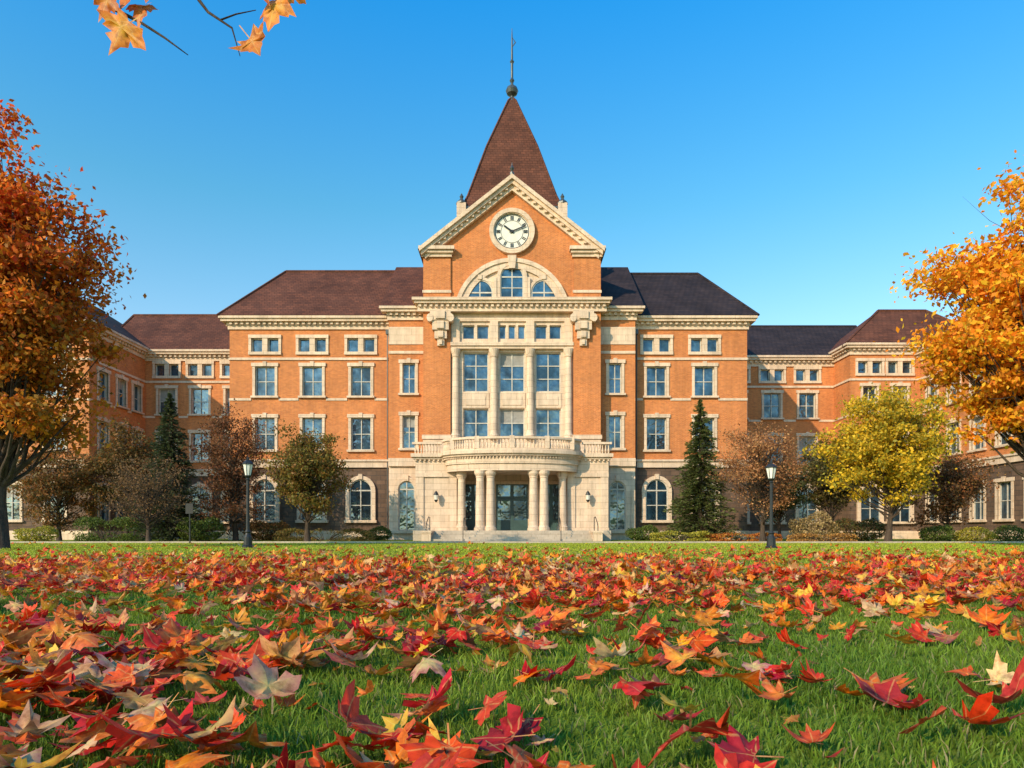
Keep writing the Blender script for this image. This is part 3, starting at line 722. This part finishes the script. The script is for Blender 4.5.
def conifer(name,x,y,H,rb,seed,col):
    r=np.random.default_rng(seed); e=empty(name,(x,y,0)); wb=Buf()
    tube(wb,[(x,y,-.1),(x,y,H*.5),(x,y,H*.98)],[.2,.11,.02],8)
    P=[];U=[];Cc=[];S=[]
    nlev=42
    for k in range(nlev):
        t=k/(nlev-1); z=.5+(H-.7)*t**.93; rad=rb*(1-t)**.85*(.85+.3*r.random())+.1
        for b in range(int(8+10*(1-t))):
            a=r.uniform(0,2*np.pi); L_=rad*r.uniform(.65,1.12); d=np.array([np.cos(a),np.sin(a),0])
            tip=np.array([x,y,z])+d*L_+np.array([0,0,-.22*L_+.1*r.normal()]); s=np.array([x,y,z])
            tube(wb,[s,tip],[.025,.006],3)
            m=int(16+46*L_/rb); tt=r.uniform(.15,1.03,m)[:,None]; w=(.3*(1-tt*.75))*L_*.6
            side=np.array([-d[1],d[0],0])
            lat=r.uniform(-1,1,(m,1))
            p=s+(tip-s)*tt+side*lat*w+np.array([0,0,1])*(r.normal(0,.05,(m,1))-.1*np.abs(lat))
            u=d*1.0+side*lat*.9+r.normal(0,.25,(m,3)); u/=np.linalg.norm(u,axis=1)[:,None]
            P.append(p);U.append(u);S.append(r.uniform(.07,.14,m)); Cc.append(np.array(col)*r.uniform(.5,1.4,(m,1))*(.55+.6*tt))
    mkobj('trunk_and_branches',wb,M['bark'],e)
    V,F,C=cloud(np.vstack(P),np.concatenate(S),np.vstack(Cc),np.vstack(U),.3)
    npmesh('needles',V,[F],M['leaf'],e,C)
conifer('spruce_tree',12.4,45,9.4,2.5,31,(.12,.14,.035))
conifer('spruce_tree',-22.8,45.5,9.9,2.6,32,(.07,.09,.033))
def shrub(name,x,y,rx,ry,h,col,seed,n=2500,ls=.055,boxy=False):
    r=np.random.default_rng(seed); e=empty(name,(x,y,0))
    d=r.normal(size=(n,3)); d/=np.linalg.norm(d,axis=1)[:,None]
    if boxy: d=np.sign(d)*np.abs(d)**.45; d/=np.max(np.abs(d),axis=1)[:,None]*.5+.5
    rr=r.uniform(.72,1.06,n)[:,None]
    P=d*rr*[rx,ry,h*.52]+[x,y,h*.5]; P[:,2]+=.12*h*np.sin(P[:,0]*3+seed)*(P[:,2]>h*.4); P[:,2]=np.maximum(P[:,2],.03)
    c=np.array(col)[r.integers(0,len(col),n)]*r.uniform(.5,1.4,(n,1))
    V,F,C=cloud(P,ls*r.uniform(.6,1.4,n),c); npmesh('foliage',V,[F],M['leaf'],e,C)
    wb=Buf()
    for k in range(14):
        a=r.uniform(0,2*np.pi); q=r.uniform(.3,.85); tube(wb,[(x+rx*.1*math.cos(a),y+ry*.1*math.sin(a),-.02),(x+rx*q*.6*math.cos(a),y+ry*q*.6*math.sin(a),h*.45),(x+rx*q*math.cos(a),y+ry*q*math.sin(a),h*.8)],[.03,.02,.006],4)
    mkobj('stems',wb,M['bark'],e)
G1=[(.10,.14,.025),(.15,.19,.03)]; RD=[(.5,.13,.03),(.62,.28,.04)]; YO=[(.5,.40,.05),(.34,.32,.04)]; TN=[(.5,.36,.17),(.38,.28,.11)]
shrub('hedge',-24.0,40.5,1.6,.8,1.3,G1,1,5000,.05,True)
shrub('hedge',-12.6,46,3.2,.7,.75,[(.3,.18,.05),(.18,.17,.04)],2,6000,.05,True)
shrub('hedge',10.4,42.5,1.7,.6,.6,YO,3,4000,.05,True)
shrub('hedge',14.3,42.8,2.4,.6,.5,RD,4,5000,.05,True)
shrub('hedge',18.6,41.0,1.9,.6,.45,[(.6,.3,.07),(.35,.2,.08)],5,4000,.05,True)
shrub('shrub',19.0,43,1.5,1.0,1.7,TN,6,4500,.06)
shrub('shrub',24.6,39.6,.9,.8,1.0,G1,7,3500,.045)
shrub('shrub',27.0,40,1.3,.8,.8,YO,8,3500,.045)
shrub('shrub',29.3,40,1.1,.8,.9,G1,9,3000,.045)
shrub('shrub',-20.5,45,1.5,1,1.5,G1,10,4000,.06)
shrub('shrub',-17.0,47.5,1.6,1,1.3,[(.12,.1,.03),(.2,.1,.03)],24,4000,.06)
shrub('shrub',22.5,44.5,1.8,1,1.4,[(.10,.12,.03),(.2,.12,.03)],25,4000,.06)
shrub('shrub',-28.2,40.5,1.2,.8,.9,YO,21,3000,.05)
shrub('shrub',9.3,48.6,1.2,.8,1.0,G1,22,3500,.05)
shrub('shrub',-9.6,48.8,1.0,.8,.9,G1,23,3000,.05)
# ------------------------------------------------------------ street lamps
def lamp(x,y,H):
    e=empty('street_lamp',(x,y,0)); b=Buf(); gl=Buf(); s=H/3.35
    lathe(b,x,y,[(.22,-.02),(.22,.08*s),(.16,.12*s),(.15,.4*s),(.1,.5*s),(.085,.55*s),(.11,.6*s),(.07,.68*s),(.058,1.5*s),(.052,2.5*s),(.08,2.53*s),(.052,2.58*s),(.11,2.64*s),(.13,2.68*s)],12)
    lathe(gl,x,y,[(.11,2.68*s),(.185,3.05*s),(.185,3.08*s)],8)
    lathe(b,x,y,[(.22,3.08*s),(.22,3.11*s),(.14,3.2*s),(.05,3.25*s),(.055,3.3*s),(.01,3.38*s)],8)
    for i in range(8):
        a=2*math.pi*i/8; tube(b,[(x+.113*math.cos(a),y+.113*math.sin(a),2.68*s),(x+.19*math.cos(a),y+.19*math.sin(a),3.08*s)],[.011,.011],4)
    tube(b,[(x-.22,y,2.35*s),(x+.22,y,2.35*s)],[.014,.014],6)
    mkobj('post_and_frame',b,M['iron'],e,False); mkobj('lantern_glass',gl,M['lampglass'],e)
lamp(-9.9,25.6,3.4); lamp(9.3,24.5,3.15)
sg=empty('sign_post',(-15.8,33.5,0)); b=Buf(); tube(b,[(-15.8,33.5,0),(-15.8,33.5,2.0)],[.035,.035],8); box(b,front(33.45),-15.98,-15.62,0,.02,1.5,2.0); mkobj('post',b,M['iron'],sg)
# ------------------------------------------------------------ overhanging maple
keep=R; R=np.random.default_rng(77)
e=empty('overhanging_maple_tree',(-6.2,2.6,0)); b=Buf()
tube(b,[(-6.2,2.6,-.1),(-6.15,2.6,1.5),(-6.0,2.65,3.2),(-6.1,2.6,5.2),(-6.0,2.7,7)],[.3,.21,.18,.13,.06],12)
def W(px,py,d): return np.array([(px-512)/683*d,d,.6+(532-py)/683*d])
A=W(-60,-60,3.4)
tube(b,[(-6.0,2.65,3.0),(-4.6,3.0,3.5),tuple(A)],[.1,.06,.035],8)
t1=[tuple(A),tuple(W(60,-30,3.4)),tuple(W(108,6,3.35)),tuple(W(140,22,3.35)),tuple(W(165,38,3.3)),tuple(W(188,55,3.3))]
t2=[tuple(A+[0,0,.05]),tuple(W(80,-90,3.5)),tuple(W(180,-25,3.5)),tuple(W(208,12,3.5)),tuple(W(232,28,3.5)),tuple(W(240,56,3.5))]
t3=[tuple(W(180,-25,3.5)),tuple(W(240,-20,3.5)),tuple(W(285,-2,3.5))]
t4=[tuple(W(220,20,3.5)),tuple(W(236,14,3.5)),tuple(W(256,10,3.5))]
tube(b,t1,[.035,.02,.010,.007,.005,.002],6); tube(b,t2,[.035,.024,.012,.007,.005,.002],6); tube(b,t3,[.012,.008,.004],5); tube(b,t4,[.005,.004,.002],5)
mkobj('trunk_and_branches',b,M['bark'],e,True)
Y_=(.72,.27,.018); O_=(.60,.17,.015)
spots=[(124,30,.18,Y_,3.3),(142,8,.13,O_,3.35),(106,2,.13,O_,3.3),(128,-8,.14,O_,3.32),(252,42,.15,O_,3.45),(274,8,.19,Y_,3.45),(262,-14,.13,O_,3.42),(290,-8,.12,Y_,3.5),(150,-12,.11,O_,3.4),(90,-20,.12,Y_,3.4),(230,-30,.12,O_,3.5),(310,-32,.12,Y_,3.5),(30,-40,.14,O_,3.4),(-10,-50,.14,Y_,3.4)]
P=[];S=[];C=[];RM=[]
for px,py,s,c,d in spots:
    P.append(W(px,py,d)); S.append(s*.95); C.append(c)
    ux=np.array([R.choice([-1,1])*1.0,R.normal(0,.25),R.normal(0,.3)]); ux/=np.linalg.norm(ux)
    uy=np.array([R.normal(0,.4),R.normal(0,.25),-1.]); uy-=ux*(uy@ux); uy/=np.linalg.norm(uy); uz=np.cross(ux,uy); RM.append(np.stack([ux,uy,uz],1))
r=leaf_batch(np.array(P),np.array(S),np.array(C),0,True,np.array(RM),curl=.6); npmesh('leaves',r[0],[r[1],r[2]],M['fallen'],e,r[3],r[4],True)
R=keep
# ------------------------------------------------------------ light & camera
el=math.radians(28); az=math.radians(222)
sd=Vector((math.sin(az)*math.cos(el),math.cos(az)*math.cos(el),math.sin(el)))
w=bpy.data.worlds.new('World'); scene.world=w; w.use_nodes=True; nt=w.node_tree
bg=nt.nodes['Background']; sky=nt.nodes.new('ShaderNodeTexSky'); sky.sky_type='NISHITA'; sky.sun_disc=False
sky.sun_elevation=el; sky.sun_rotation=az; sky.air_density=1.0; sky.dust_density=.6; sky.ozone_density=1.5
tc_=nt.nodes.new('ShaderNodeTexCoord'); sx=nt.nodes.new('ShaderNodeSeparateXYZ'); nt.links.new(tc_.outputs['Generated'],sx.inputs[0])
tint=ramp(nt,sx.outputs[2],[(.0,(.60,.59,.54)),(.25,(.48,.60,.58)),(.42,(.25,.61,.63)),(.64,(.045,.60,.90))])
sc_=mixc(nt,1.0,sky.outputs[0],tint,'MULTIPLY')
sc2=mixc(nt,1.0,sc_,(3.3,3.3,3.3),'MULTIPLY')
nt.links.new(sc2,bg.inputs[0]); bg.inputs[1].default_value=.12
sl_=bpy.data.lights.new('sun','SUN'); sl_.energy=5.0; sl_.angle=math.radians(.5); sl_.color=(1,.80,.54)
so=bpy.data.objects.new('sun',sl_); so.rotation_euler=sd.to_track_quat('Z','Y').to_euler(); so.location=(-20,-20,30); scene.collection.objects.link(so)
cam=bpy.data.cameras.new('camera'); cam.sensor_width=36; cam.lens=24.01; cam.shift_y=148/1024; cam.clip_end=3000; cam.clip_start=.05
co=bpy.data.objects.new('camera',cam); co.location=(0,0,.6); co.rotation_euler=(math.radians(90),0,0); scene.collection.objects.link(co); scene.camera=co
